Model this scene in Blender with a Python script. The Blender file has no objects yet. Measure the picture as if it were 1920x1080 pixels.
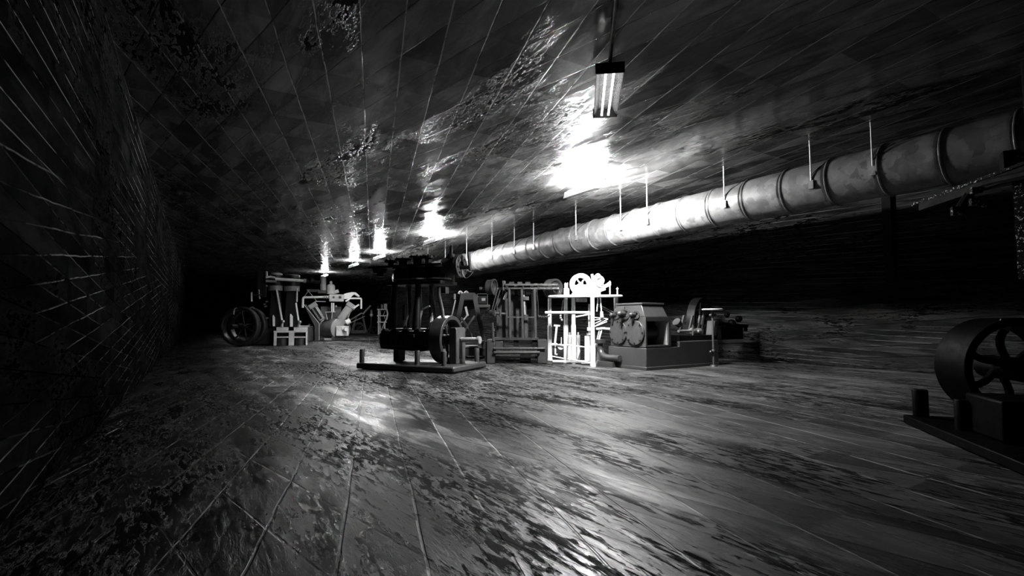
import bpy, math, random
from mathutils import Vector, Matrix
random.seed(7)
C = bpy.context.scene.collection
PI = math.pi
R = math.radians
# ------------------------------------------------------------------ camera model
FPX, EYE = 943.0, 1.5
PITCH, YAW = R(3.6406), R(31.9807)

def ray(u, v):
    x = (u-960)/FPX; z = -(v-540)/FPX
    y2 = math.cos(PITCH)-z*math.sin(PITCH); z2 = math.sin(PITCH)+z*math.cos(PITCH)
    return Vector((x*math.cos(YAW)+y2*math.sin(YAW), -x*math.sin(YAW)+y2*math.cos(YAW), z2))
def ground(u, v, z=0.0):
    r = ray(u, v); return Vector((0, 0, EYE))+r*((z-EYE)/r.z)
def depth(p):
    return p[0]*math.sin(YAW)+p[1]*math.cos(YAW)

# ------------------------------------------------------------------ materials
def nt(name):
    m = bpy.data.materials.new(name); m.use_nodes = True
    t = m.node_tree; t.nodes.clear()
    o = t.nodes.new('ShaderNodeOutputMaterial'); b = t.nodes.new('ShaderNodeBsdfPrincipled')
    t.links.new(b.outputs[0], o.inputs[0])
    return m, t, b
class N:
    def __init__(s, t): s.t = t
    def link(s, a, i):
        if isinstance(a, (int, float)): i.default_value = a
        else: s.t.links.new(a, i)
    def m(s, op, a, b=0.0, c=0.0):
        n = s.t.nodes.new('ShaderNodeMath'); n.operation = op
        for k, q in enumerate((a, b, c)): s.link(q, n.inputs[k])
        return n.outputs[0]
    def ss(s, x, a, b, lo=0.0, hi=1.0):
        n = s.t.nodes.new('ShaderNodeMapRange'); n.interpolation_type = 'SMOOTHSTEP'
        for k, q in enumerate((x, a, b, lo, hi)): s.link(q, n.inputs[k])
        return n.outputs[0]
    def xyz(s, x, y, z=0.0):
        n = s.t.nodes.new('ShaderNodeCombineXYZ')
        for k, q in enumerate((x, y, z)): s.link(q, n.inputs[k])
        return n.outputs[0]
    def noise(s, vec, scale, det=4.0, rough=.6, dist=0.0):
        n = s.t.nodes.new('ShaderNodeTexNoise'); s.link(vec, n.inputs['Vector'])
        n.inputs['Scale'].default_value = scale; n.inputs['Detail'].default_value = det
        n.inputs['Roughness'].default_value = rough; n.inputs['Distortion'].default_value = dist
        return n.outputs['Fac']
    def grey(s, v):
        return s.xyz(v, v, v)
    def bump(s, h, dist, strength=1.0):
        n = s.t.nodes.new('ShaderNodeBump'); s.link(h, n.inputs['Height'])
        n.inputs['Distance'].default_value = dist; n.inputs['Strength'].default_value = strength
        return n.outputs[0]

def paint(name, g, rough=.45, metal=0.0, wear=.35, wear_or_speckle_to=None, scale=9.0, bump=.004, spec=.5, thr=.60):
    """plain grey surface with patchy wear or painted speckle"""
    m, t, b = nt(name); n = N(t)
    co = t.nodes.new('ShaderNodeTexCoord').outputs['Object']
    a = n.noise(co, scale, 6, .65); c = n.noise(co, scale*.3, 3, .5)
    v = n.m('MULTIPLY', n.m('ADD', n.m('MULTIPLY', n.m('SUBTRACT', a, .5), wear*2), 1.0), g)
    v = n.m('MULTIPLY', v, n.ss(c, .25, .75, 1-wear*.6, 1+wear*.4))
    if wear_or_speckle_to is not None:
        k = n.ss(a, thr, thr+.06)
        v = n.m('ADD', n.m('MULTIPLY', v, n.m('SUBTRACT', 1.0, k)), n.m('MULTIPLY', k, wear_or_speckle_to))
    n.link(n.grey(v), b.inputs['Base Color'])
    n.link(n.ss(a, .3, .7, max(.05, rough-.12), min(1, rough+.15)), b.inputs['Roughness'])
    b.inputs['Metallic'].default_value = metal
    b.inputs['Specular IOR Level'].default_value = spec
    n.link(n.bump(a, bump), b.inputs['Normal'])
    return m

def glow(name, strength):
    m = bpy.data.materials.new(name); m.use_nodes = True; t = m.node_tree; t.nodes.clear()
    o = t.nodes.new('ShaderNodeOutputMaterial'); e = t.nodes.new('ShaderNodeEmission')
    e.inputs[0].default_value = (1, 1, 1, 1); e.inputs[1].default_value = strength
    t.links.new(e.outputs[0], o.inputs[0]); return m

def tiles(name, si, ti, alpha, beta, spa, spb, base, rough, offa=0.0, offb=0.0, line=.3, rows=None, spec=.5,
          groove=.014, spot=.55, bump=.02, metal=0.0, stretch=.35, lineb=0.0, pit=20, mask=(.40, .54), faint=False, finew=.35, glare_band=None, soft=.06):
    """stretched lozenge tiling: joints one way lightened with painted glints, dark grooves the other, pitted grime"""
    m, t, b = nt(name); n = N(t)
    sep = t.nodes.new('ShaderNodeSeparateXYZ')
    t.links.new(t.nodes.new('ShaderNodeNewGeometry').outputs['Position'], sep.inputs[0])
    S, T = sep.outputs[si], sep.outputs[ti]
    vec = n.xyz(n.m('MULTIPLY', S, stretch), T, 0.0)
    wob = n.m('MULTIPLY', n.m('SUBTRACT', n.noise(vec, 2.2, 3), .5), .05)
    pa = n.m('ADD', n.m('DIVIDE', n.m('ADD', n.m('SUBTRACT', n.m('MULTIPLY', T, math.cos(alpha)), n.m('MULTIPLY', S, math.sin(alpha))), wob), spa), offa)
    pb = n.m('ADD', n.m('DIVIDE', n.m('ADD', n.m('ADD', n.m('MULTIPLY', T, math.cos(beta)), n.m('MULTIPLY', S, math.sin(beta))), wob), spb), offb)
    fa, fb = n.m('FRACT', pa), n.m('FRACT', pb)
    da = n.m('MULTIPLY', n.m('MINIMUM', fa, n.m('SUBTRACT', 1.0, fa)), spa)
    db = n.m('MULTIPLY', n.m('MINIMUM', fb, n.m('SUBTRACT', 1.0, fb)), spb)
    ga = n.ss(da, groove*.35, groove, 1.0, 0.0); gb = n.ss(db, groove*.35, groove, 1.0, 0.0)
    wn = t.nodes.new('ShaderNodeTexWhiteNoise'); wn.noise_dimensions = '3D'
    half = n.m('GREATER_THAN', fa, fb)
    n.link(n.xyz(n.m('FLOOR', pa), n.m('FLOOR', pb), half), wn.inputs['Vector'])
    rnd = wn.outputs['Value']
    if rows:
        zlo, zsp = rows
        fr = n.m('FRACT', n.m('DIVIDE', n.m('ADD', T, n.m('MULTIPLY', wob, .3)), zsp))
        dr = n.m('MULTIPLY', n.m('MINIMUM', fr, n.m('SUBTRACT', 1.0, fr)), zsp)
        gr = n.ss(dr, groove*.3, groove*.8, 1.0, 0.0)
        k = n.ss(T, zlo-.15, zlo+.15)
        ik = n.m('SUBTRACT', 1.0, k)
        ga = n.m('ADD', n.m('MULTIPLY', ga, ik), n.m('MULTIPLY', gr, k)); gb = n.m('MULTIPLY', gb, ik)
    big = n.noise(vec, .55, 3, .55); mid = n.noise(vec, 2.6, 5, .65, .6); fine = n.noise(vec, pit, 6, .7, .4)
    dash = n.ss(n.noise(vec, 6.0, 3, .6), .38, .52)
    if faint: dash = n.m('MULTIPLY', dash, n.ss(n.noise(vec, .8, 2, .5), .42, .62))
    # grime pits, clustered
    spots = n.m('MULTIPLY', n.ss(n.m('ADD', fine, n.m('MULTIPLY', n.m('SUBTRACT', mid, .5), .9)), spot, spot+soft), n.ss(big, mask[0], mask[1]))
    v = n.m('MULTIPLY', base, n.m('ADD', .55, n.m('MULTIPLY', rnd, .9)))
    v = n.m('MULTIPLY', v, n.ss(mid, .32, .68, .45, 1.65))
    v = n.m('MULTIPLY', v, n.m('SUBTRACT', 1.0, n.m('MULTIPLY', spots, .93)))
    v = n.m('MULTIPLY', v, n.m('SUBTRACT', 1.0, n.m('MULTIPLY', gb, .85)))
    lk = n.m('MULTIPLY', n.m('MULTIPLY', ga, dash), n.m('SUBTRACT', 1.0, spots))
    v = n.m('ADD', n.m('MULTIPLY', v, n.m('SUBTRACT', 1.0, lk)), n.m('MULTIPLY', lk, line))  # joint colour raised to stand for glints on the groove edges
    if lineb:
        lk = n.m('MULTIPLY', n.m('MULTIPLY', gb, dash), n.m('SUBTRACT', 1.0, spots))
        v = n.m('ADD', v, n.m('MULTIPLY', lk, lineb))
    n.link(n.grey(v), b.inputs['Base Color'])
    rg = n.m('ADD', n.ss(mid, .32, .68, rough+.14, rough-.09), n.m('MULTIPLY', spots, .5))
    rg = n.m('ADD', rg, n.m('MULTIPLY', n.m('SUBTRACT', rnd, .5), .1))
    n.link(rg, b.inputs['Roughness'])
    n.link(n.m('MULTIPLY', spec, n.m('SUBTRACT', 1.0, n.m('MULTIPLY', spots, .9))), b.inputs['Specular IOR Level'])
    if glare_band:      # lamp reflections painted as a paler glossy band, unlit floor left of it darkened
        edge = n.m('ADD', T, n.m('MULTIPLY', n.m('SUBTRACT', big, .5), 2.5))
        lk = n.ss(edge, glare_band[0], glare_band[1], 0.0, 1.0)
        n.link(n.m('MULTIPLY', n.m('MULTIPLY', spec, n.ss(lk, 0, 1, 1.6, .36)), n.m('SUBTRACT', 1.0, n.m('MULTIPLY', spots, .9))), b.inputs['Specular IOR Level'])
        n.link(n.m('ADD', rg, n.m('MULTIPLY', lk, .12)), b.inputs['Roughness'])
        pale = n.m('MULTIPLY', n.m('MULTIPLY', n.ss(edge, .5, 1.4), n.ss(edge, 2.6, 3.8, 1.0, 0.0)), n.ss(mid, .47, .56))  # painted lamp glare, broken into patches
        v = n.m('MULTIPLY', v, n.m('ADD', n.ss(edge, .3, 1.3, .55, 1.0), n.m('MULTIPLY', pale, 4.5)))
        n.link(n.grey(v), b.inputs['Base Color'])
    b.inputs['Metallic'].default_value = metal
    h = n.m('SUBTRACT', n.m('ADD', n.m('MULTIPLY', fine, finew), n.m('MULTIPLY', mid, .5)), n.m('MULTIPLY', spots, .5))
    h = n.m('SUBTRACT', h, n.m('MULTIPLY', n.m('ADD', ga, n.m('MULTIPLY', gb, .25)), .40))
    h = n.m('ADD', h, n.m('MULTIPLY', n.m('ABSOLUTE', n.m('SUBTRACT', fa, fb)), n.m('MULTIPLY', n.m('SUBTRACT', rnd, .3), .5)))
    n.link(n.bump(h, bump), b.inputs['Normal'])
    return m

M = {}
M['black'] = paint('black_iron', .003, .45, wear=.5, spec=.25)
M['blackworn'] = paint('worn_black_iron', .012, .5, wear=.7, wear_or_speckle_to=.09, scale=14)
M['dark'] = paint('dark_iron_paint', .018, .45, wear=.4)
M['darkgrey'] = paint('dark_grey_paint', .028, .45, wear=.35)
M['grey'] = paint('grey_machine_paint', .033, .42, wear=.18)
M['lightgrey'] = paint('light_grey_paint', .28, .45, wear=.3)
M['pale'] = paint('pale_worn_paint', .55, .5, wear=.35)
M['white'] = paint('white_paint', .82, .4, wear=.12, wear_or_speckle_to=.35, scale=20)
M['steel'] = paint('bright_steel', .62, .38, metal=.6, wear=.1, bump=.0004)
M['dullsteel'] = paint('dull_steel', .32, .42, metal=.6, wear=.3, bump=.0006)
M['rubber'] = paint('black_rubber', .012, .6, wear=.2)
M['rope'] = paint('rope', .12, .9, wear=.5, scale=40)
M['plinth'] = paint('plinth_paint', .03, .38, wear=.25)
M['lit_speckle'] = paint('painted_lit_speckle', .004, .8, wear=.4, wear_or_speckle_to=.95, scale=30, thr=.575, bump=.02, spec=.1)  # bright specks painted in where side light catches the rough faces
M['matt'] = paint('matt_black_steel', .004, .75, wear=.3, spec=.08)
M['deepblack'] = paint('deep_black_paint', .0008, .5, wear=.4, spec=.02)  # even near-black, the darkest paint here
M['tag'] = paint('paper_tag', .35, .7, wear=.4)
M['mirror'] = paint('hammered_reflector', .22, .12, metal=1.0, wear=.3, scale=16, bump=.03)
M['tube'] = glow('lit_tube', 470.0)
M['tubemid'] = glow('lit_tube_middle', 270.0)
M['tubefar'] = glow('lit_tube_far', 120.0)
M['tubelow'] = glow('lit_tube_weaker', 1.6)

def galvanised():
    m, t, b = nt('galvanised_sheet'); n = N(t)
    co = t.nodes.new('ShaderNodeTexCoord').outputs['Object']
    d = t.nodes.new('ShaderNodeVectorMath'); d.operation = 'ADD'
    no = t.nodes.new('ShaderNodeTexNoise'); n.link(co, no.inputs['Vector']); no.inputs['Scale'].default_value = 5
    sc = t.nodes.new('ShaderNodeVectorMath'); sc.operation = 'SCALE'; t.links.new(no.outputs['Color'], sc.inputs[0]); sc.inputs['Scale'].default_value = .35
    t.links.new(co, d.inputs[0]); t.links.new(sc.outputs[0], d.inputs[1])
    vo = t.nodes.new('ShaderNodeTexVoronoi'); t.links.new(d.outputs[0], vo.inputs['Vector']); vo.inputs['Scale'].default_value = 4.5
    sp = t.nodes.new('ShaderNodeSeparateColor'); t.links.new(vo.outputs['Color'], sp.inputs[0])
    a = n.noise(co, 3.0, 5, .6)
    v = n.m('MULTIPLY', n.ss(sp.outputs[0], 0, 1, .13, .21), n.ss(a, .3, .7, .75, 1.15))
    n.link(n.grey(v), b.inputs['Base Color'])
    b.inputs['Metallic'].default_value = .35
    n.link(n.ss(sp.outputs[1], 0, 1, .36, .5), b.inputs['Roughness'])
    n.link(n.bump(a, .01), b.inputs['Normal'])
    return m
M['galv'] = galvanised()

# ------------------------------------------------------------------ mesh builder
def basis(d):
    d = Vector(d).normalized()
    a = Vector((0, 0, 1)) if abs(d.z) < .9 else Vector((1, 0, 0))
    x = d.cross(a).normalized(); y = d.cross(x).normalized()
    return x, y, d
class MB:
    def __init__(s): s.v = []; s.f = []
    def add(s, vs, fs):
        k = len(s.v); s.v += [tuple(q) for q in vs]; s.f += [tuple(i+k for i in q) for q in fs]; return s
    def box(s, x0, x1, y0, y1, z0, z1, mat=None):
        vs = [Vector((x, y, z)) for z in (z0, z1) for y in (y0, y1) for x in (x0, x1)]
        if mat is not None: vs = [mat @ q for q in vs]
        return s.add(vs, [(0, 2, 3, 1), (4, 5, 7, 6), (0, 1, 5, 4), (2, 6, 7, 3), (0, 4, 6, 2), (1, 3, 7, 5)])
    def bar(s, p, q, w, h=None):
        """rectangular bar from p to q; w across, h the other way"""
        p, q = Vector(p), Vector(q); d = q-p; h = h or w
        zz = Vector((0, 1, 0)); x = d.normalized()
        if abs(x.dot(zz)) > .95: zz = Vector((0, 0, 1))
        y = zz.cross(x).normalized(); z = x.cross(y)
        m = Matrix((x, y, z)).transposed().to_4x4(); m.translation = (p+q)/2
        return s.box(-d.length/2, d.length/2, -w/2, w/2, -h/2, h/2, m)
    def cyl(s, p, q, r, r2=None, n=18):
        p, q = Vector(p), Vector(q); r2 = r if r2 is None else r2
        x, y, d = basis(q-p); vs = []
        for c, rr in ((p, r), (q, r2)):
            for i in range(n):
                a = 2*PI*i/n; vs.append(c+(x*math.cos(a)+y*math.sin(a))*rr)
        fs = [(i, (i+1) % n, n+(i+1) % n, n+i) for i in range(n)]+[tuple(range(n))[::-1], tuple(range(n, 2*n))]
        return s.add(vs, fs)
    def lathe(s, c, axis, prof, n=32, closed=True):
        """profile of (radius, height along axis); closed = ring section, else capped solid"""
        c = Vector(c); x, y, d = basis(axis); vs = []; k = len(prof)
        for r, h in prof:
            for i in range(n):
                a = 2*PI*i/n; vs.append(c+d*h+(x*math.cos(a)+y*math.sin(a))*r)
        fs = []
        for j in range(k if closed else k-1):
            j2 = (j+1) % k
            for i in range(n):
                fs.append((j*n+i, j*n+(i+1) % n, j2*n+(i+1) % n, j2*n+i))
        if not closed: fs += [tuple(range(n))[::-1], tuple(range((k-1)*n, k*n))]
        return s.add(vs, fs)
    def ring(s, c, axis, ro, ri, w, n=40):
        return s.lathe(c, axis, [(ro, -w/2), (ro, w/2), (ri, w/2), (ri, -w/2)], n)
    def ball(s, c, r, n=12):
        return s.lathe(c, (0, 0, 1), [(max(1e-4, r*math.sin(PI*j/8)), -r*math.cos(PI*j/8)) for j in range(9)], n, False)
    def tube(s, pts, r, n=10):
        pts = [Vector(q) for q in pts]; vs = []; x = None
        for i, p in enumerate(pts):
            d = (pts[min(i+1, len(pts)-1)]-pts[max(i-1, 0)]).normalized()
            if x is None: x = basis(d)[0]
            x = (x-d*x.dot(d)).normalized(); y = d.cross(x)
            for k in range(n):
                a = 2*PI*k/n; vs.append(p+(x*math.cos(a)+y*math.sin(a))*r)
        L = len(pts)
        fs = [(j*n+i, j*n+(i+1) % n, (j+1)*n+(i+1) % n, (j+1)*n+i) for j in range(L-1) for i in range(n)]
        fs += [tuple(range(n))[::-1], tuple(range((L-1)*n, L*n))]
        return s.add(vs, fs)
    def prism(s, pts, y0, y1):
        """outline in x,z pushed from y0 to y1"""
        n = len(pts)
        vs = [(x, y0, z) for x, z in pts]+[(x, y1, z) for x, z in pts]
        return s.add(vs, [tuple(range(n)), tuple(range(n, 2*n))[::-1]]+[(i, n+i, n+(i+1) % n, (i+1) % n) for i in range(n)])
    def build(s, name, mat, parent=None, bevel=0.0, label=None, sharp=35):
        me = bpy.data.meshes.new(name); me.from_pydata(s.v, [], s.f); me.update()
        import bmesh
        bm = bmesh.new(); bm.from_mesh(me); bmesh.ops.recalc_face_normals(bm, faces=bm.faces)
        for f in bm.faces: f.smooth = True
        bm.to_mesh(me); bm.free(); me.set_sharp_from_angle(angle=R(sharp))
        me.materials.append(M[mat] if isinstance(mat, str) else mat)
        o = bpy.data.objects.new(name, me); C.objects.link(o)
        if parent: o.parent = parent
        if bevel:
            bv = o.modifiers.new('edge', 'BEVEL'); bv.width = bevel; bv.segments = 2; bv.limit_method = 'ANGLE'; bv.angle_limit = R(40)
        if label: o['label'] = label
        return o
def bend(p, c, q, k=6):
    """points of a rounded elbow from p round the corner c to q"""
    p, c, q = Vector(p), Vector(c), Vector(q)
    return [p*(1-t)**2+c*2*t*(1-t)+q*t*t for t in [i/k for i in range(k+1)]]
def tag(o, label=None, cat=None, group=None, kind=None):
    if label: o['label'] = label
    if cat: o['category'] = cat
    if group: o['group'] = group
    if kind: o['kind'] = kind
    return o
def thing(name, label, cat, loc, rz=0.0, group=None):
    o = bpy.data.objects.new(name, None); C.objects.link(o); o.empty_display_size = .3
    o.location = loc; o.rotation_euler = (0, 0, rz)
    return tag(o, label, cat, group)

class Fr:
    """local frame of a machine: x along its front, y away, z up; p() reads a sight line onto a plane of that frame"""
    def __init__(s, origin, ang):
        s.o = Vector((origin[0], origin[1], 0)); s.a = ang
        s.x = Vector((math.cos(ang), math.sin(ang), 0)); s.y = Vector((-math.sin(ang), math.cos(ang), 0))
        s.s = depth(s.o)/FPX
    @classmethod
    def facing(c, u, v):
        g = ground(u, v); d = Vector((g.x, g.y, 0)).normalized()
        return c(g, math.atan2(-d.x, d.y))
    def w(s, q):
        d = q-s.o; return Vector((d.dot(s.x), d.dot(s.y), q.z))
    def p(s, u, v, y=0.0):
        r = ray(u, v); c = s.o+s.y*y-Vector((0, 0, EYE)); t = c.dot(s.y)/r.dot(s.y)
        return s.w(r*t+Vector((0, 0, EYE)))
    def px(s, u, v, x=0.0):
        r = ray(u, v); c = s.o+s.x*x-Vector((0, 0, EYE)); t = c.dot(s.x)/r.dot(s.x)
        return s.w(r*t+Vector((0, 0, EYE)))
    def bx(s, mb, u0, u1, v0, v1, y0, y1):
        a = s.p(u0, v1, y0); b = s.p(u1, v0, y0)
        return mb.box(a.x, b.x, y0, y1, a.z, b.z)
    def cy(s, mb, a, b, rpx, y=0.0, r2=None, n=14):
        return mb.cyl(s.p(a[0], a[1], y), s.p(b[0], b[1], y), rpx*s.s, None if r2 is None else r2*s.s, n)

def wheel(root, c, axis, ro, rim, w, mat, spokes=6, hub=.16, spoke_r=.03, curved=False, name='flywheel', phase=.3, matspoke=None, lip=False):
    c = Vector(c); x, y, d = basis(axis)
    prof = [(ro, -w/2), (ro, w/2), (ro-rim, w/2), (ro-rim, -w/2)]
    if lip:
        prof = [(ro, -w/2), (ro, w/2), (ro-rim, w/2), (ro-rim, w*.25), (ro-rim*.6, 0), (ro-rim, -w*.25), (ro-rim, -w/2)]
    wr = MB().lathe(c, axis, prof, 56).build(name, mat, root, bevel=.012)
    MB().lathe(c, axis, [(hub, -w*.55), (hub, w*.55), (hub*.4, w*.55), (hub*.4, -w*.55)], 24).build('hub', matspoke or mat, wr)
    for k in range(spokes):
        a = phase+2*PI*k/spokes
        e = x*math.cos(a)+y*math.sin(a); tn = -x*math.sin(a)+y*math.cos(a)
        pts = []
        for i in range(7):
            t = i/6; rr = hub*.8+(ro-rim*.5-hub*.8)*t
            pts.append(c+e*rr+tn*(math.sin(t*PI)*.18*ro if curved else 0))
        MB().tube(pts, spoke_r, 8).build('spoke', matspoke or mat, wr)
    return wr

# ================================================================== THE ROOM
X0, X1, Y0, Y1, ZC = -1.13, 17.5, -4.0, 64.0, 5.4
def offs(q, al, be, sa, sb):   # phase that puts a joint crossing at q
    return (-((q.x*math.cos(al)-q.y*math.sin(al))/sa) % 1, -((q.x*math.cos(be)+q.y*math.sin(be))/sb) % 1)
AL, BE = R(16.5), R(13)
fo = offs(ground(573, 847), AL, BE, .53, .54); cofs = offs(ground(604, 319, ZC), AL, BE, .56, .56)
floor_m = tiles('floor_tiles', 1, 0, AL, BE, .53, .54, .048, .25, fo[0], fo[1], line=.26, spot=.47, bump=.024, spec=.42, stretch=.24, pit=17, mask=(.38, .54), glare_band=(1.6, 3.2), soft=.10)
ceil_m = tiles('ceiling_tiles', 1, 0, AL, BE, .56, .56, .095, .12, cofs[0], cofs[1], line=.36, spot=.49, bump=.005, spec=.34, stretch=.3, pit=15, mask=(.49, .60), finew=.2)
left_m = tiles('left_wall_tiles', 1, 2, R(6), R(6.3), .24, .24, .013, .5, line=.42, rows=(2.75, .2), spot=.56, bump=.016, groove=.010, lineb=.12, spec=.0, faint=True)
right_m = tiles('right_wall_courses', 1, 2, R(2.0), R(5), .16, .33, .013, .55, line=.09, spec=.0, faint=True, spot=.55, bump=.02, groove=.012, stretch=.22)
end_m = tiles('end_wall_tiles', 0, 2, R(3), R(10), .3, .5, .004, .6, line=.01, spec=.0)
def struct(name, label, box, mat):
    o = MB().box(*box).build(name, mat); return tag(o, label, None, None, 'structure')
W = .3
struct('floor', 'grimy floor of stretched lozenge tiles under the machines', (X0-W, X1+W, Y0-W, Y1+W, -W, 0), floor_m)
struct('ceiling', 'low ceiling of lozenge tiles lit by the lamps', (X0-W, X1+W, Y0-W, Y1+W, ZC, ZC+W), ceil_m)
struct('wall_left', 'dark tiled wall along the left side of the hall', (X0-W, X0, Y0, Y1, 0, ZC), left_m)
struct('wall_right', 'dark coursed wall behind the duct', (X1, X1+W, Y0, Y1, 0, ZC), right_m)
struct('wall_end', 'dark wall closing the far end of the hall', (X0, X1, Y1, Y1+W, 0, ZC), end_m)
struct('wall_back', 'dark wall closing the hall behind the viewpoint', (X0, X1, Y0-W, Y0, 0, ZC), end_m)

# ================================================================== DUCT
def duct():
    r = .505; k = .0174; ax = lambda y: Vector((11.584+k*y, y, 4.5))
    ya = 2.46-.98*3; n = 36
    t = thing('ventilation_duct', 'long round galvanised ventilation duct hanging along the right side of the ceiling', 'duct', ax(ya))
    L = lambda q: Vector(q)-t.location
    d = Vector((k, 1, 0)).normalized()
    for i in range(n):
        a, b = ax(ya+.98*i), ax(ya+.98*(i+1))
        ln = (b-a).length
        # each length swells slightly to a rolled bead at its end
        MB().lathe(L(a), d, [(r-.035, .0), (r-.035, .05), (r-.006, .075), (r, .12), (r, ln-.11), (r+.012, ln-.06), (r+.026, ln-.045), (r+.026, ln-.03), (r-.02, ln), (r-.06, ln), (r-.06, 0)], 48).build('duct_section', 'galv', t, sharp=25)
        MB().lathe(L(b), d, [(r+.032, -.034), (r+.036, -.024), (r+.036, -.008), (r+.028, .0), (r-.02, .0), (r-.02, -.034)], 48).build('joint_band', 'galv', t)
    for y in (4.48, 5.66, 7.8, 10.42, 11.55, 13.82, 16.55, 18.04, 20.03, 22.7, 25.4, 28.0):
        c = ax(y); x = c.x-r-.012
        hr = MB().cyl(L((x, y, 4.42)), L((x, y, ZC)), .017, None, 8).build('hanger_rod', 'white', t)
        MB().box(-.02, .03, -.05, .05, -.09, .09, Matrix.Translation(L((x, y, 4.42)))).build('hanger_clip', 'galv', hr)
        MB().tube([L((x-.01, y, 4.62)), L((c.x-r*.86, y-.12, c.z+r*.55)), L((c.x-r*.55, y-.3, c.z+r*.87))], .009, 6).build('tie_wire', 'black', hr)
duct()

# ================================================================== LAMPS
LD = math.atan2(.768, .64)
def lamp(kind, loc, label, tm='tube'):
    t = thing('ceiling_lamp', label, 'lamp', loc, LD if kind == 'trough' else PI/2, 'fluorescent ceiling lamps')
    if kind == 'trough':
        mb = MB(); pr = [(-.19, -.10), (-.12, .03), (.12, .03), (.19, -.10), (.18, -.10), (.115, .02), (-.115, .02), (-.18, -.10)]
        vs = [(-.75, y, z) for y, z in pr]+[(.75, y, z) for y, z in pr]; k = len(pr)
        mb.add(vs, [(i, (i+1) % k, k+(i+1) % k, k+i) for i in range(k)]+[(0, 1, 6, 7), (1, 2, 5, 6), (2, 3, 4, 5), (8, 15, 14, 9), (9, 14, 13, 10), (10, 13, 12, 11)])
        mb.build('reflector', 'mirror', t)
        for x in (-.765, .765):
            MB().box(x-.012, x+.012, -.2, .2, -.11, .045).build('end_plate', 'blackworn', t, bevel=.006)
        zt, ys, tm = -.075, .055, 'tubelow'
        MB().box(-.6, .6, -.06, .06, .03, .075).build('ballast_box', 'dark', t)
    else:
        MB().box(-.76, .76, -.03, .03, -.0, .05).build('spine', 'white', t, bevel=.005)
        zt, ys = -.02, .075
        mb = MB(); pr = [(.15, -.02), (.20, -.20), (.208, -.20), (.158, -.02)]  # added baffle, keeps lamp light off the left wall and floor
        vs = [(x, y, z) for x in (-.75, .75) for y, z in pr]
        mb.add(vs, [(0, 1, 5, 4), (1, 2, 6, 5), (2, 3, 7, 6), (3, 0, 4, 7), (0, 3, 2, 1), (4, 5, 6, 7)]).build('added_baffle', 'white', t)
        for x in (-.6, .6): MB().box(x-.02, x+.02, .02, .158, -.02, .0).build('added_baffle_arm', 'white', t)
    for y in (-ys, ys):
        MB().cyl((-.73, y, zt), (.73, y, zt), .016 if kind == 'trough' else .032, None, 12).build('tube', tm, t)
        for x in (-.745, .745):
            MB().box(x-.016, x+.016, y-.02, y+.02, zt-.02, zt+.03).build('lamp_holder', 'pale', t)
    h = ZC-loc[2]
    if kind == 'trough':
        MB().tube([(-.74, 0, .05), (-1.0, 0, .09), (-1.5, 0, .10), (-4.2, 0, .12)], .028, 10).build('conduit', 'black', t)
        for x in (-1.2, -2.2, -3.2, .5):
            MB().cyl((x, 0, .06), (x, 0, h), .008, None, 6).build('suspension_rod', 'black', t)
    else:
        for x in (-.5, .5):
            MB().cyl((x, 0, .04), (x, 0, h), .01, None, 6).build('suspension_rod', 'dark', t)
    return t
def atlamp(u, v, z):
    return ground(u, v, z)
l1 = (ground(1145, 128, 5.0)+ground(1133, 205, 5.0))/2
lamp('trough', l1, 'twin tube fluorescent trough hanging nearest the viewpoint with black conduit')
ZL = 5.12
for (u, v), lab in (((1099, 350), 'blazing twin tube lamp under the ceiling above the white engine'),
                    ((812, 449), 'glowing twin tube lamp above the tall black engine'),
                    ((712, 481), 'third glowing ceiling lamp along the row towards the far end'),
                    ((664, 496), 'fourth glowing ceiling lamp, small and far, left of the black engine top'),
                    ((609, 516), 'farthest glowing ceiling lamp just above the chimney of the v engine')):
    lamp('batten', ground(u, v, ZL), lab, 'tube' if u > 1000 else 'tubemid' if u > 800 else 'tubefar')

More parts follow.
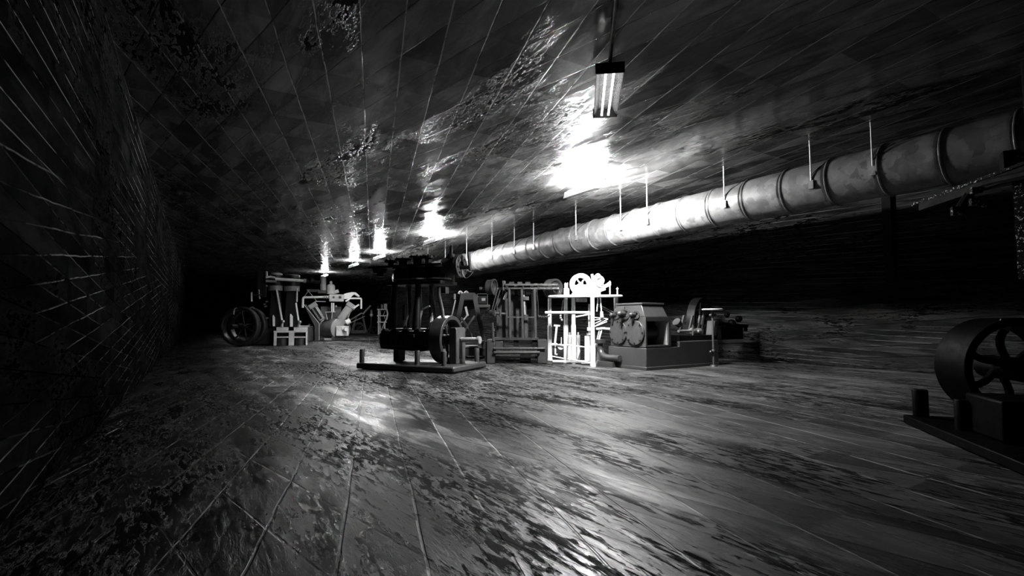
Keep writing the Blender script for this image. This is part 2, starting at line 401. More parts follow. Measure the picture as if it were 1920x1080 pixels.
# ================================================================== TALL BLACK ENGINE ON PLINTH
def black_engine():
    u = Vector((.567, -.824, 0)).normalized(); v = Vector((-u.y, u.x, 0))
    o = Vector((4.37, 16.41, 0))+u*(1.7+.53)+v*(1.05-.68)
    f = Fr(o, math.atan2(u.y, u.x))
    t = thing('steam_engine', 'tall black marine steam engine with spoked flywheel on a low plinth with bollards', 'engine', o, f.a)
    P = f.p
    # plinth with its bollards
    pl = MB().prism([(-1.7, .02), (-1.7, .2), (1.72, .2), (1.72, .02)], -1.02, 1.04).build('plinth', 'plinth', t, bevel=.05)
    for x, y in ((-1.6, -.86), (.40, -.84), (1.30, -.84), (1.45, .9)):
        MB().lathe((x, y, .2), (0, 0, 1), [(.075, -.02), (.075, .39), (.066, .41)], 20, False).build('bollard', 'plinth', t)
    # pedestal leg and bearing standard
    MB().box(-1.08, -.90, .0, .4, .2, .72).build('support_leg', 'black', t, bevel=.02)
    MB().prism([(1.13, .2), (1.13, 1.22), (1.18, 1.28), (1.34, 1.28), (1.38, 1.22), (1.38, .2)], -.28, .28).build('bearing_standard', 'darkgrey', t, bevel=.02)
    MB().prism([(1.385, .35), (1.385, .95), (1.40, .95), (1.40, .35)], -.1, .05).build('bearing_slot', 'black', t)
    MB().cyl((-1.6, 0, .91), (2.0, 0, .91), .075, None, 20).build('crankshaft', 'dullsteel', t)
    MB().cyl((1.95, 0, .91), (2.02, 0, .91), .11, None, 20).build('shaft_collar', 'dullsteel', t)
    wc = P(842, 637)
    wheel(t, (.88, 0, .915), (1, 0, 0), .715, .12, .40, 'dark', spokes=6, hub=.15, spoke_r=.045, curved=True, matspoke='blackworn')
    # crankcase with scalloped top and sump
    x0, x1 = -1.16, .64
    outline = [(x0, .62), (x0-.04, .80), (x0-.04, 1.05), (x0+.08, 1.22)]
    for i in range(4):
        a = x0+.08+i*.42
        outline += [(a+.05, 1.24), (a+.10, 1.16), (a+.28, 1.16), (a+.34, 1.24)]
    outline += [(x1, 1.22), (x1, .62), (x1-.3, .56), (x0+.4, .6)]
    MB().prism(outline, -.55, .55).build('crankcase', 'black', t, bevel=.02)
    for i in range(4):
        a = x0+.27+i*.42
        MB().box(a-.16, a+.16, -.6, -.54, .72, 1.08).build('inspection_cover', 'black', t, bevel=.02)
        MB().tube([(a-.1, -.2, 1.15), (a, -.22, 1.32), (a+.1, -.2, 1.15)], .03, 8).build('bearing_cap', 'black', t)
    # columns
    for i, x in enumerate((P(738, 580, -.42).x, P(782, 580, -.42).x)):
        for y in (-.42, .42):
            MB().cyl((x, y*1.1, 1.2), (x, y*.9, 2.62), .12, .09, 14).build('column', 'black', t)
    for x, y in ((P(808, 570, -.2).x, -.2), (P(823, 570, -.2).x, -.2)):
        MB().tube([(x+.22, y-.05, 1.3), (x+.12, y, 1.8), (x, y, 2.25), (x, y, 2.5)], .055, 8).build('front_column', 'blackworn', t)
    # bright rods and cranks between columns
    for x, ln in ((-.62, .45), (-.1, .62), (.33, .5)):
        MB().tube([(x, -.05, 1.2), (x+.03, -.05, 1.2+ln*.6), (x+.1, -.05, 1.2+ln)], .055, 10).build('connecting_rod', 'steel', t)
        MB().cyl((x+.1, -.05, 1.2+ln), (x+.05, -.05, 2.6), .03, None, 10).build('piston_rod', 'dullsteel', t)
    MB().tube([(-.02, -.3, 1.55), (.0, -.3, 1.75), (.45, -.28, 1.92)], .028, 8).build('reversing_link', 'steel', t)
    MB().tube([(.42, -.3, 1.2), (.5, -.3, 1.4), (.72, -.3, 1.52)], .03, 8).build('reversing_link', 'steel', t)
    for x in (-.75, -.35):
        MB().box(x-.04, x+.04, -.5, -.42, 1.5, 1.95).build('valve_link', 'blackworn', t)
    # entablature and cylinders
    MB().box(-1.02, .95, -.5, .5, 2.58, 2.68).build('bed_plate', 'black', t, bevel=.015)
    for x, r in ((-.62, .36), (.0, .38), (.58, .34)):
        cy_ = MB().cyl((x, 0, 2.66), (x, 0, 3.1), r, None, 28).build('cylinder', 'black', t)
        MB().cyl((x, 0, 3.1), (x, 0, 3.16), r+.08, None, 28).build('cylinder_cover', 'black', t)
        MB().lathe((x, 0, 2.76), (0, 0, 1), [(r+.005, -.03), (r+.05, -.02), (r+.05, .02), (r+.005, .03)], 28).build('cylinder_band', 'dullsteel', t)
    MB().box(-.98, .9, -.2, .45, 2.68, 3.08).build('steam_chest', 'black', t, bevel=.03)
    # long top plate reaching left and the flanged stools on it
    MB().box(P(689, 505, -.3).x, .85, -.3, .3, 3.15, 3.23).build('top_plate', 'black', t, bevel=.015)
    MB().cyl((P(713, 505, -.05).x, -.05, 3.0), (P(713, 505, -.05).x, -.05, 3.15), .2, .26, 24).build('plate_boss', 'black', t)
    MB().cyl((P(713, 505, -.05).x, -.05, 2.9), (P(713, 505, -.05).x, -.05, 3.0), .12, None, 18).build('plate_boss', 'black', t)
    for x, z, r in ((P(733, 495, -.05).x, 3.34, .20), (P(756, 495, -.05).x, 3.37, .27), (P(783, 490, -.05).x, 3.42, .27), (P(803, 490, -.05).x, 3.41, .22)):
        MB().cyl((x, -.05, 3.22), (x, -.05, z), r*.52, None, 20).build('valve_stool', 'black', t)
        sf = MB().cyl((x, -.05, z), (x, -.05, z+.07), r, None, 24).build('stool_flange', 'black', t)
        for k in range(6):
            a = k*PI/3; MB().cyl((x+.8*r*math.cos(a), -.05+.8*r*math.sin(a), z+.06), (x+.8*r*math.cos(a), -.05+.8*r*math.sin(a), z+.11), .025, None, 6).build('flange_nut', 'black', sf)
    # flanged valve chest with its stub and cranked lever
    c = Vector((1.0, 0, 3.13))
    MB().cyl(c-Vector((.2, 0, 0)), c+Vector((.26, 0, 0)), .28, None, 28).build('valve_chest', 'blackworn', t)
    vf = MB().ring(c+Vector((.32, 0, 0)), (1, 0, 0), .35, .15, .14, 32).build('valve_flange', 'blackworn', t, bevel=.01)
    MB().cyl(c+Vector((.24, 0, 0)), c+Vector((.31, 0, 0)), .2, None, 24).build('valve_cover', 'black', t)
    for k in range(8):
        a = k*PI/4+.2; q = c+Vector((.38, .25*math.cos(a), .25*math.sin(a)))
        MB().cyl(q, q+Vector((.03, 0, 0)), .03, None, 6).build('flange_bolt', 'black', vf)
    MB().cyl(c+Vector((.02, 0, .24)), c+Vector((.02, 0, .38)), .17, .12, 18).build('stub_flange', 'black', t)
    MB().cyl(c+Vector((.02, 0, .38)), c+Vector((.02, 0, .64)), .055, None, 14).build('valve_stub', 'black', t)
    MB().cyl(c+Vector((.26, 0, -.05)), c+Vector((.66, 0, -.05)), .06, None, 14).build('lever_shaft', 'blackworn', t)
    MB().bar(c+Vector((.68, 0, -.16)), c+Vector((.62, 0, .42)), .06, .1).build('crank_lever', 'blackworn', t, bevel=.01)
    MB().tube([c+Vector((.42, -.05, -.1))]+bend(c+Vector((.45, -.05, -.25)), c+Vector((.55, -.05, -.52)), c+Vector((.80, -.05, -.20))), .014, 8).build('drain_pipe', 'dullsteel', t)
    MB().box(.72, .95, -.2, .0, 2.3, 2.5).build('gauge_box', 'darkgrey', t, bevel=.01)
    return t
black_engine()

# ================================================================== A-FRAME ENGINE BEHIND
def a_frame():
    f = Fr.facing(880, 671); s = f.s
    t = thing('frame_engine', 'grey braced a-frame engine standing behind the right end of the black engine', 'engine', f.o, f.a)
    p = lambda u, v, y=0: f.p(u, v, y)
    for k, y in enumerate((0.0, .55)):
        fr = MB()
        for a, b, w in (((868, 552), (857, 610), 8), ((857, 606), (852, 668), 8), ((889, 552), (907, 640), 8.5), ((906, 636), (909, 668), 8.5)):
            fr.bar(p(*a, y), p(*b, y), w*s, .14)
        fr.build('side_frame', 'grey' if k == 0 else 'dark', t, bevel=.01)
        br = MB()
        br.bar(p(864, 596, y), p(900, 642, y), 4.5*s, .08); br.bar(p(890, 592, y), p(862, 634, y), 3.6*s, .07)
        br.build('cross_brace', 'lightgrey' if k == 0 else 'dark', t)
    f.bx(MB(), 866, 891, 549, 562, -.05, .6).build('head_block', 'grey', t, bevel=.02)
    for u in (863, 874):
        MB().tube(bend(p(u-3, 551, .2), p(u, 543, .2), p(u+4, 551, .2)), 2*s, 8).build('lifting_eye', 'lightgrey', t)
    MB().bar(p(873, 575, .25), p(877, 592, .25), 4*s, .1).build('guide_bar', 'steel', t)
    MB().bar(p(877, 590, .25), p(864, 606, .25), 2.4*s, .08).build('connecting_rod', 'steel', t)
    MB().bar(p(884, 600, .25), p(866, 632, .25), 2.0*s, .08).build('connecting_rod', 'steel', t)
    MB().tube([p(883, 622, .2), p(886, 634, .2), p(884, 640, .2)], 1.2*s, 8).build('valve_rod', 'steel', t)
    MB().tube([p(854, 562, -.1), p(847, 593, -.1), p(843, 610, -.1)], 1.2*s, 8).build('hand_lever', 'steel', t)
    f.cy(MB(), (852.6, 551), (852.6, 561), 2.0, -.1).build('lever_cap', 'lightgrey', t)
    f.bx(MB(), 848, 914, 652, 668, -.1, .8).build('sole_plate', 'dark', t, bevel=.02)
    f.bx(MB(), 852, 896, 649, 651.5, -.15, .7).build('slide_rail', 'dullsteel', t)
    MB().tube([p(852, 641, -.2), p(880, 641, -.2), p(908, 641, -.2)], 3*s, 10).build('cross_shaft', 'dullsteel', t)
    # bracket with little motor
    f.bx(MB(), 893, 919, 571, 576, 0, .5).build('bracket_shelf', 'darkgrey', t)
    br = MB(); br.bar(p(918, 576, .1), p(898, 604, .1), 4*s, .1); br.bar(p(897, 578, .1), p(899, 606, .1), 4*s, .1)
    br.build('bracket_web', 'dark', t)
    f.bx(MB(), 896, 913, 555, 570, .05, .45).build('motor', 'black', t, bevel=.02)
    MB().tube([p(895, 571, .0), p(895, 551, .0), p(914, 551, .0), p(914, 571, .0)], .7*s, 6).build('motor_guard', 'dullsteel', t)
    f.bx(MB(), 903, 910, 559, 564, .02, .1).build('terminal_box', 'lightgrey', t)
    return t
a_frame()

# ================================================================== BELT-DRIVEN FRAME MACHINE
def frame_machine():
    f = Fr.facing(968, 682); s = f.s
    t = thing('belt_driven_press', 'dark square-framed belt driven machine with upright posts left of the white engine', 'machine', f.o, f.a)
    p = lambda u, v, y=0: f.p(u, v, y)
    D = .85
    for u0, u1 in ((912.6, 928), (1008, 1026)):
        f.bx(MB(), u0, u1, 637, 681.5, 0, D).build('side_block', 'darkgrey', t, bevel=.02)
    f.bx(MB(), 928, 943, 640, 652, 0, .25).build('front_block', 'darkgrey', t, bevel=.01)
    for v, r, u1 in ((653.5, 2.3, 1022), (661, 3.0, 1012)):
        f.cy(MB(), (926, v), (u1, v), r, -.05).build('front_pipe', 'dark', t)
    f.bx(MB(), 926, 1010, 633.5, 637.5, .02, D).build('table', 'dark', t)
    for u in (939, 968, 1003):
        f.bx(MB(), u-5, u+5, 638, 650, .1, .5).build('table_bracket', 'black', t)
    f.bx(MB(), 928, 1008, 668, 672, .3, .5).build('floor_rail', 'black', t)
    f.bx(MB(), 975, 995, 664, 681, .35, .6).build('foot_block', 'black', t)
    for u, w in ((955, 2.9), (978.5, 2.6), (1002.5, 3.2)):
        q = MB(); f.cy(q, (u-.5, 541), (u+1.5, 634), w, .1); q.build('post', 'grey', t)
    for u in (945, 985, 1000):
        f.cy(MB(), (u, 545), (u, 634), 3, D-.1).build('post', 'dark', t)
    f.bx(MB(), 945, 1004, 593.5, 596, .05, .12).build('tie_bar', 'darkgrey', t)
    # head rails and rollers
    for v0, v1, y in ((532, 535.5, 0), (539, 542, .05), (533, 537, D)):
        f.bx(MB(), 947, 1046, v0, v1, y, y+.12).build('head_rail', 'grey', t, bevel=.006)
    for u in (953, 983, 1012, 1036):
        a, b = p(u-2, 540, .02), p(u+4, 534, D)
        MB().bar(a, b, .06, .1).build('head_tie', 'grey', t)
    for u in (960, 975, 990):
        c = p(u, 541, .42); MB().lathe(c, (1, 0, .02), [(13*s, -4.5*s), (13*s, 4.5*s)], 28, False).build('roller', 'grey', t, bevel=.01)
    f.cy(MB(), (932, 541), (1048, 541), 2.2, .42).build('roller_shaft', 'dullsteel', t)
    f.bx(MB(), 942, 948, 526, 545, .1, .6).build('end_bearing', 'grey', t, bevel=.02)
    f.bx(MB(), 1001, 1008, 531, 546, .1, .6).build('end_bearing', 'darkgrey', t, bevel=.02)
    # big disc wheel on the right
    c = p(1037, 541, .8); ax_ = Vector((.62, -.78, 0))
    MB().lathe(c, ax_, [(19*s, -.17), (19*s, .17), (15*s, .17), (13*s, .1), (5*s, .1), (5*s, -.1), (13*s, -.1), (15*s, -.17)], 40).build('flywheel', 'darkgrey', t, bevel=.01)
    MB().cyl(c-ax_*.2, c+ax_*.24, 3*s, None, 16).build('wheel_hub', 'grey', t)
    # belt pulley on the left with belt down to crank
    c = p(920, 538.5, .2); ax_ = Vector((.93, -.37, 0)).normalized()
    MB().lathe(c, ax_, [(14*s, -.1), (14*s, .1), (11*s, .1), (10*s, .05), (2.5*s, .05), (2.5*s, -.05), (10*s, -.05), (11*s, -.1)], 36).build('belt_pulley', 'darkgrey', t)
    c2 = c+ax_*.14
    MB().lathe(c2, ax_, [(15.5*s, -.02), (15.5*s, .02), (13*s, .02), (13*s, -.02)], 36).build('pulley_flange', 'grey', t)
    f.cy(MB(), (899, 541), (916, 541), 3, .2).build('shaft_stub', 'grey', t)
    low = p(922, 586, .2)
    for q, du in ((c+Vector((11*s, 0, -6*s)), 3), (c+Vector((4*s, 0, -12*s)), -1)):
        MB().bar(q+ax_*.14, low+Vector((du*s, 0, 0)), .03, .10).build('drive_belt', 'grey', t)
    MB().ring(low, ax_, 5*s, 2*s, .12, 20).build('belt_tensioner', 'dark', t)
    f.cy(MB(), (926, 587), (951, 589), 2.6, -.05).build('crank_arm', 'grey', t)
    for u in (928, 938, 950):
        f.cy(MB(), (u, 582), (u, 593), 1.8, -.08).build('crank_pin', 'grey', t)
    f.cy(MB(), (923.5, 605), (925.5, 640), 2.0, .0).build('crank_rod', 'grey', t)
    f.cy(MB(), (925, 616), (925, 621), 3.2, .0).build('rod_collar', 'grey', t)
    f.bx(MB(), 909, 926, 640, 682, .05, .4).build('crank_base', 'black', t)
    f.bx(MB(), 931, 952, 552, 633, .5, .62).build('back_panel', 'dark', t)
    f.bx(MB(), 957, 974, 556, 633, .7, .8).build('back_panel', 'dark', t)
    q = MB(); f.cy(q, (985.5, 590), (985.5, 633), 5.2, .35, n=20); q.build('ram_cylinder', 'grey', t)
    q = MB(); f.cy(q, (982, 553), (984, 590), 2.2, .35); q.build('ram_rod', 'dullsteel', t)
    f.bx(MB(), 973, 992, 556, 563, .25, .5).build('cross_head', 'grey', t, bevel=.01)
    MB().tube([p(951, 548, .15), p(948, 556, .15), p(945, 562, .15)], 2.4*s, 8).build('bell_crank', 'grey', t)
    MB().tube([p(1006, 540, .1), p(1009, 570, .1), p(1009, 590, .1)], .8*s, 6).build('pull_wire', 'dark', t)
    pts = [p(1009+i*2.2, 592+2.4*math.sin(i*.3)+(1.0 if i % 2 else -1.0), .1) for i in range(11)]
    MB().tube(pts, 1.5*s, 8).build('chain', 'darkgrey', t)
    return t
frame_machine()

# ================================================================== WHITE ENGINE
def white_engine():
    f = Fr.facing(1094, 684); s = f.s
    t = thing('white_engine', 'bright white four-column beam engine with a wheel on its table', 'engine', f.o, f.a)
    p = lambda u, v, y=0: f.p(u, v, y)
    def yof(u, v):   # local depth of a floor contact
        return f.w(ground(u, v)).y
    cols = []
    for u, v, top, vw in ((1031.3, 676, 553, 611), (1061.5, 679.6, 554, 611), (1076, 682, 555, 611), (1112, 687, 555, 650)):
        y = yof(u, v); cols.append((u, y))
        b, w, tp = p(u, v, y), p(u, vw, y), p(u, top, y)
        b.z = 0.0
        q = MB(); q.lathe(b, (0, 0, 1), [(4.6*s, 0), (4.6*s, w.z-b.z), (3.7*s, w.z-b.z+.06), (3.6*s, tp.z-b.z)], 20, False)
        q.build('column', 'white', t)
        MB().lathe(b, (0, 0, 1), [(5.2*s, .0), (5.2*s, .06), (4.4*s, .1)], 20, False).build('column_foot', 'white', t)
    y = .3; b, tp = p(1156.5, 674, y), p(1156.5, 555, y); b.z = 0
    MB().lathe(b, (0, 0, 1), [(4.4*s, 0), (4.2*s, tp.z-b.z)], 20, False).build('column', 'white', t)
    # round table plate
    a, e = p(1027.6, 556, 0), p(1168, 555, 0)
    c = (a+e)/2; c.z = p(1098, 555.5, 0).z
    rr = (e.x-a.x)/2
    pl = MB(); k = 56; hd = .42
    for z, q in ((-.035, .97), (-.015, 1), (.015, 1), (.035, .97)):
        pl.v += [(c.x+rr*q*math.cos(2*PI*i/k), c.y+hd*q*math.copysign(abs(math.sin(2*PI*i/k))**.7, math.sin(2*PI*i/k)), c.z+z) for i in range(k)]
    pl.f = [(j*k+i, j*k+(i+1) % k, (j+1)*k+(i+1) % k, (j+1)*k+i) for j in range(3) for i in range(k)]+[tuple(range(k))[::-1], tuple(range(3*k, 4*k))]
    pl.build('table_plate', 'white', t)
    # hand rail pipe
    f.cy(MB(), (1022, 586), (1106, 586), 2.4, min(yy for _, yy in cols)+.05).build('cross_pipe', 'white', t)
    f.cy(MB(), (1080, 594), (1112, 588), 1.5, .1).build('cross_pipe', 'white', t)
    # wheel above
    wc = p(1088.7, 533, .15)
    wheel(t, wc, (.25, -1, 0), 20.5*s, 8*s, .22, 'white', spokes=5, hub=3.6*s, spoke_r=1.5*s, curved=True, phase=1.2)
    f.bx(MB(), 1057, 1067, 540, 553, 0, .35).build('bearing_block', 'white', t, bevel=.02)
    f.bx(MB(), 1058, 1064, 531, 540, .05, .3).build('bearing_cap', 'white', t, bevel=.02)
    for u in (1060, 1064):
        f.cy(MB(), (u, 530), (u, 541), .9, .0).build('bearing_bolt', 'white', t)
    # main cylinder block on the table
    q = MB(); q.cyl(p(1076, 543, .1), p(1108, 541, .1), 8*s, None, 22); q.build('table_cylinder', 'white', t)
    MB().cyl(p(1074, 543, .1), p(1077, 543, .1), 9.5*s, None, 22).build('cylinder_end', 'white', t)
    MB().cyl(p(1106, 541, .1), p(1109, 541, .1), 9.5*s, None, 22).build('cylinder_end', 'white', t)
    f.bx(MB(), 1072, 1112, 549, 555, -.05, .4).build('cylinder_bed', 'white', t, bevel=.02)
    f.cy(MB(), (1090, 556), (1090, 566), 11, .2).build('under_drum', 'lightgrey', t)
    # governor and valve gear cluster
    f.bx(MB(), 1108, 1124, 528, 554, -.1, .3).build('valve_box', 'white', t, bevel=.03)
    for u, v, r in ((1114, 521, 5), (1121, 518, 5.5), (1127, 525, 5.5), (1119, 529, 6), (1128, 535, 5)):
        MB().ball(p(u, v, -.05), r*s, 14).build('governor_ball', 'white', t)
    MB().ring(p(1124, 526, -.2), (.3, -1, 0), 9*s, 6*s, .06, 24).build('hand_wheel', 'white', t)
    f.cy(MB(), (1110, 514), (1112, 530), 2.4, -.1).build('governor_spindle', 'white', t)
    MB().tube([p(1124, 540, 0), p(1132, 538, 0), p(1142, 533, 0)], 3.4*s, 12).build('steam_pipe', 'white', t)
    MB().ball(p(1142, 533, 0), 4.2*s, 14).build('pipe_joint', 'white', t)
    MB().tube([p(1112, 540, -.05), p(1122, 546, -.05), p(1135, 541, -.05)], 3*s, 10).build('steam_pipe', 'white', t)
    for u, v0, v1 in ((1143.6, 529, 554), (1157.5, 541, 555)):
        f.cy(MB(), (u, v0), (u, v1), 1.3, -.05).build('stanchion', 'white', t)
        MB().cyl(p(u, v0+1, -.05), p(u, v0-2.5, -.05), 2.6*s, .6*s, 12).build('stanchion_cap', 'white', t)
    # rods going down from the table
    MB().tube([p(1119, 546, -.1), p(1121, 562, -.1), p(1119, 584, -.1)], 1.1*s, 8).build('valve_rod', 'white', t)
    MB().tube([p(1124, 540, -.1), p(1126, 562, -.1), p(1128, 590, -.1)], 1.2*s, 8).build('valve_rod', 'white', t)
    MB().cyl(p(1128, 584, -.1), p(1128.5, 595, -.1), 2.6*s, 3.4*s, 12).build('rod_weight', 'white', t)
    f.cy(MB(), (1056, 562), (1052, 590), .7, .2).build('pull_rod', 'lightgrey', t)
    for i in range(3):
        MB().ball(p(1051+i*1.2-.8*(i % 2), 592+i*4, .2), 2.1*s, 10).build('linkage_knuckle', 'lightgrey', t)
    # lever and scissor linkage on the right
    MB().bar(p(1120, 570, .3), p(1150, 585, .3), 1.6*s, .06).build('rocking_lever', 'lightgrey', t)
    MB().bar(p(1122, 574, .3), p(1148, 588, .3), 1.2*s, .06).build('rocking_lever', 'lightgrey', t)
    for a_, b_ in (((1115, 595), (1140, 598)), ((1116, 611), (1140, 598)), ((1115, 600), (1134, 597)), ((1116, 606), (1132, 599)), ((1113, 613), (1138, 603))):
        MB().bar(p(*a_, .0), p(*b_, .0), 1.5*s, .06).build('scissor_link', 'white', t)
    MB().tube([p(1118, 617, .0), p(1130, 615.5, .0), p(1144, 617, .0)], 2.2*s, 10).build('valve_arm', 'white', t)
    MB().bar(p(1128, 618, .05), p(1119, 650, .05), 3*s, .06).build('slanted_link', 'white', t)
    MB().bar(p(1124, 618, .05), p(1116, 648, .05), 1.6*s, .06).build('slanted_link', 'white', t)
    # left connecting rod and crank
    MB().bar(p(1044, 611, .2), p(1040.5, 645, .2), 3.6*s, .09).build('connecting_rod', 'white', t)
    MB().cyl(p(1038.5, 610.5, .2), p(1050, 611, .2), 1.8*s, None, 10).build('rod_pin', 'white', t)
    MB().cyl(p(1035, 646, .2), p(1045, 646, .2), 2.6*s, None, 12).build('rod_pin', 'white', t)
    MB().lathe(p(1051, 650, .2), (.2, -1, 0), [(5.5*s, -.05), (5.5*s, .05)], 18, False).build('crank_disc', 'pale', t)
    f.cy(MB(), (1052.5, 632), (1052.5, 645), .8, .2).build('crank_pin', 'white', t)
    MB().tube([p(1041, 648, .2), p(1041, 664, .2), p(1045, 665, .2)], 1.6*s, 8).build('drain_pipe', 'white', t)
    # low shafts and rails
    for a_, b_, r, yy in (((1034, 646), (1062, 647), 1.2, .1), ((1062, 647), (1108, 652), 1.3, -.15), ((1035, 668), (1060, 673), 1.3, -.1), ((1064, 673), (1110, 681), 1.4, -.35)):
        f.cy(MB(), a_, b_, r, yy).build('tie_rod', 'white', t)
    # pump barrels
    for u0, u1, v0, v1, y, m in ((1064, 1072, 628, 675, .45, 'pale'), (1080, 1088, 628, 674, .5, 'lightgrey'), (1096, 1107, 630, 677, .3, 'white')):
        c0 = p((u0+u1)/2, v1, y); c0.z = max(0, c0.z)
        MB().cyl(c0, p((u0+u1)/2, v0, y), (u1-u0)/2*s, None, 18).build('pump_barrel', m, t)
        f.cy(MB(), ((u0+u1)/2, v0-5), ((u0+u1)/2, v0+1), 1.6, y).build('barrel_gland', 'lightgrey', t)
    c0 = p(1126, 674, .2); c0.z = 0.0
    MB().lathe(c0, (0, 0, 1), [(8*s, 0), (7.5*s, .25), (5*s, .55), (3*s, .68)], 20, False).build('air_vessel', 'white', t)
    MB().prism([(p(1082, 640).x, p(1082, 640).z), (p(1088, 660).x, p(1088, 660).z), (p(1082, 676).x, p(1082, 676).z)], .3, .36).build('gusset', 'pale', t)
    f.cy(MB(), (1104, 582), (1105, 628), 1.6, .35).build('pump_rod', 'white', t)
    f.bx(MB(), 1101, 1108, 614, 620, .25, .45).build('cross_head', 'white', t)
    f.bx(MB(), 1103, 1108, 570, 582, .3, .45).build('rod_guide', 'pale', t)
    q = f.bx(MB(), 1036, 1110, 676, 679, .25, .35)
    q.build('ground_frame', 'pale', t)
    f.bx(MB(), 1090, 1124, 679.5, 682, .0, .3).build('ground_frame', 'lightgrey', t)
    return t
white_engine()

# ================================================================== GREY BOX PUMP ON ITS BASE
def box_pump():
    f = Fr((11.35, 10.65), 0.0)
    t = thing('box_pump', 'grey box-shaped pump with two round bolted covers on a long plinth', 'pump', f.o, 0)
    base = MB().prism([(0, 0), (0, .66), (1.48, .67), (1.48, .83), (3.4, .83), (3.4, 0)], 0, 1.62).build('base', 'grey', t, bevel=.02)
    MB().box(-.025, 3.42, -.025, 1.64, 0, .10).build('skirting', 'grey', t, bevel=.015)
    # housing: open box, so the barrel can be seen inside
    z0, z1 = .68, 1.60
    hs = MB(); hs.box(0.0, .06, .0, 1.5, z0, z1)
    hs.box(.06, 1.1, 1.44, 1.5, z0, z1); hs.box(.06, 1.1, 0.0, 1.44, z1-.14, z1); hs.box(.06, 1.1, 0, 1.44, z0, z0+.06)
    hs.box(1.0, 1.1, 0, 1.44, z0+.06, z1-.14)
    hs.build('housing', 'grey', t, bevel=.008)
    MB().box(.95, 1.0, .02, .5, z0+.06, z1-.14).build('window_jamb', 'lightgrey', t)
    MB().cyl((.05, .55, 1.10), (1.0, .55, 1.10), .22, None, 26).build('barrel', 'darkgrey', t)
    # tapering hood
    hd = MB(); a = [(.0, .03), (1.0, .03), (1.0, 1.48), (.0, 1.48)]; b = [(.06, .22), (.95, .22), (.95, 1.26), (.06, 1.26)]
    hd.add([(x, y, z1+.001) for x, y in a]+[(x, y, 1.99) for x, y in b], [(0, 1, 2, 3), (4, 5, 6, 7), (0, 1, 5, 4), (1, 2, 6, 5), (2, 3, 7, 6), (3, 0, 4, 7)])
    hd.build('hood', 'grey', t, bevel=.012)
    MB().box(.03, 1.0, .16, 1.3, 1.97, 2.03).build('hood_lid', 'grey', t, bevel=.01)
    # two bolted covers on the end
    for y, r in ((1.13, .375), (.41, .375)):
        cv = MB().cyl((.01, y, 1.115), (-.055, y, 1.115), r, None, 40).build('end_cover', 'grey', t, bevel=.01)
        for k in range(8):
            an = k*PI/4; q = Vector((-.05, y+.87*r*math.cos(an), 1.115+.87*r*math.sin(an)))
            MB().cyl(q, q-Vector((.028, 0, 0)), .024, None, 6).build('cover_bolt', 'black', cv)
    # three tee handles with rings
    for y, z, k in ((1.28, 1.66, 1.0), (.86, 1.70, 1.3), (.42, 1.66, 1.0)):
        MB().cyl((.1, y, z), (-.17*k, y, z), .055*k, None, 14).build('cock_body', 'darkgrey', t)
        MB().ball((-.17*k, y, z), .065*k, 12).build('cock_end', 'grey', t)
        MB().ring((-.03, y-.07, z-.01), (1, .25, 0), .125*k, .085*k, .045, 24).build('cock_ring', 'dark', t)
        MB().cyl((-.12*k, y+.02, z), (-.13*k, y+.03, z-.2*k), .045*k, .035*k, 12).build('cock_spout', 'dark', t)
    MB().ball((-.02, .86, 1.9), .03, 8).build('hood_stud', 'dark', t)
    # inlet pipe turning under the base end
    pp = [(-.06, 1.95, .80)]+bend((-.06, 1.95, .62), (-.06, 1.95, .30), (-.10, 1.55, .30))+[(-.10, 1.0, .30)]
    MB().tube(pp, .10, 16).build('inlet_pipe', 'grey', t)
    MB().cyl((-.06, 1.95, .74), (-.06, 1.95, .86), .17, None, 20).build('pipe_flange', 'dark', t)
    MB().box(-.2, .1, 1.22, 1.95, 0.0, .17).build('pipe_foot', 'darkgrey', t, bevel=.01)
    MB().box(-.14, -.04, 1.15, 1.35, .17, .25).build('pipe_saddle', 'black', t)
    return t
box_pump()

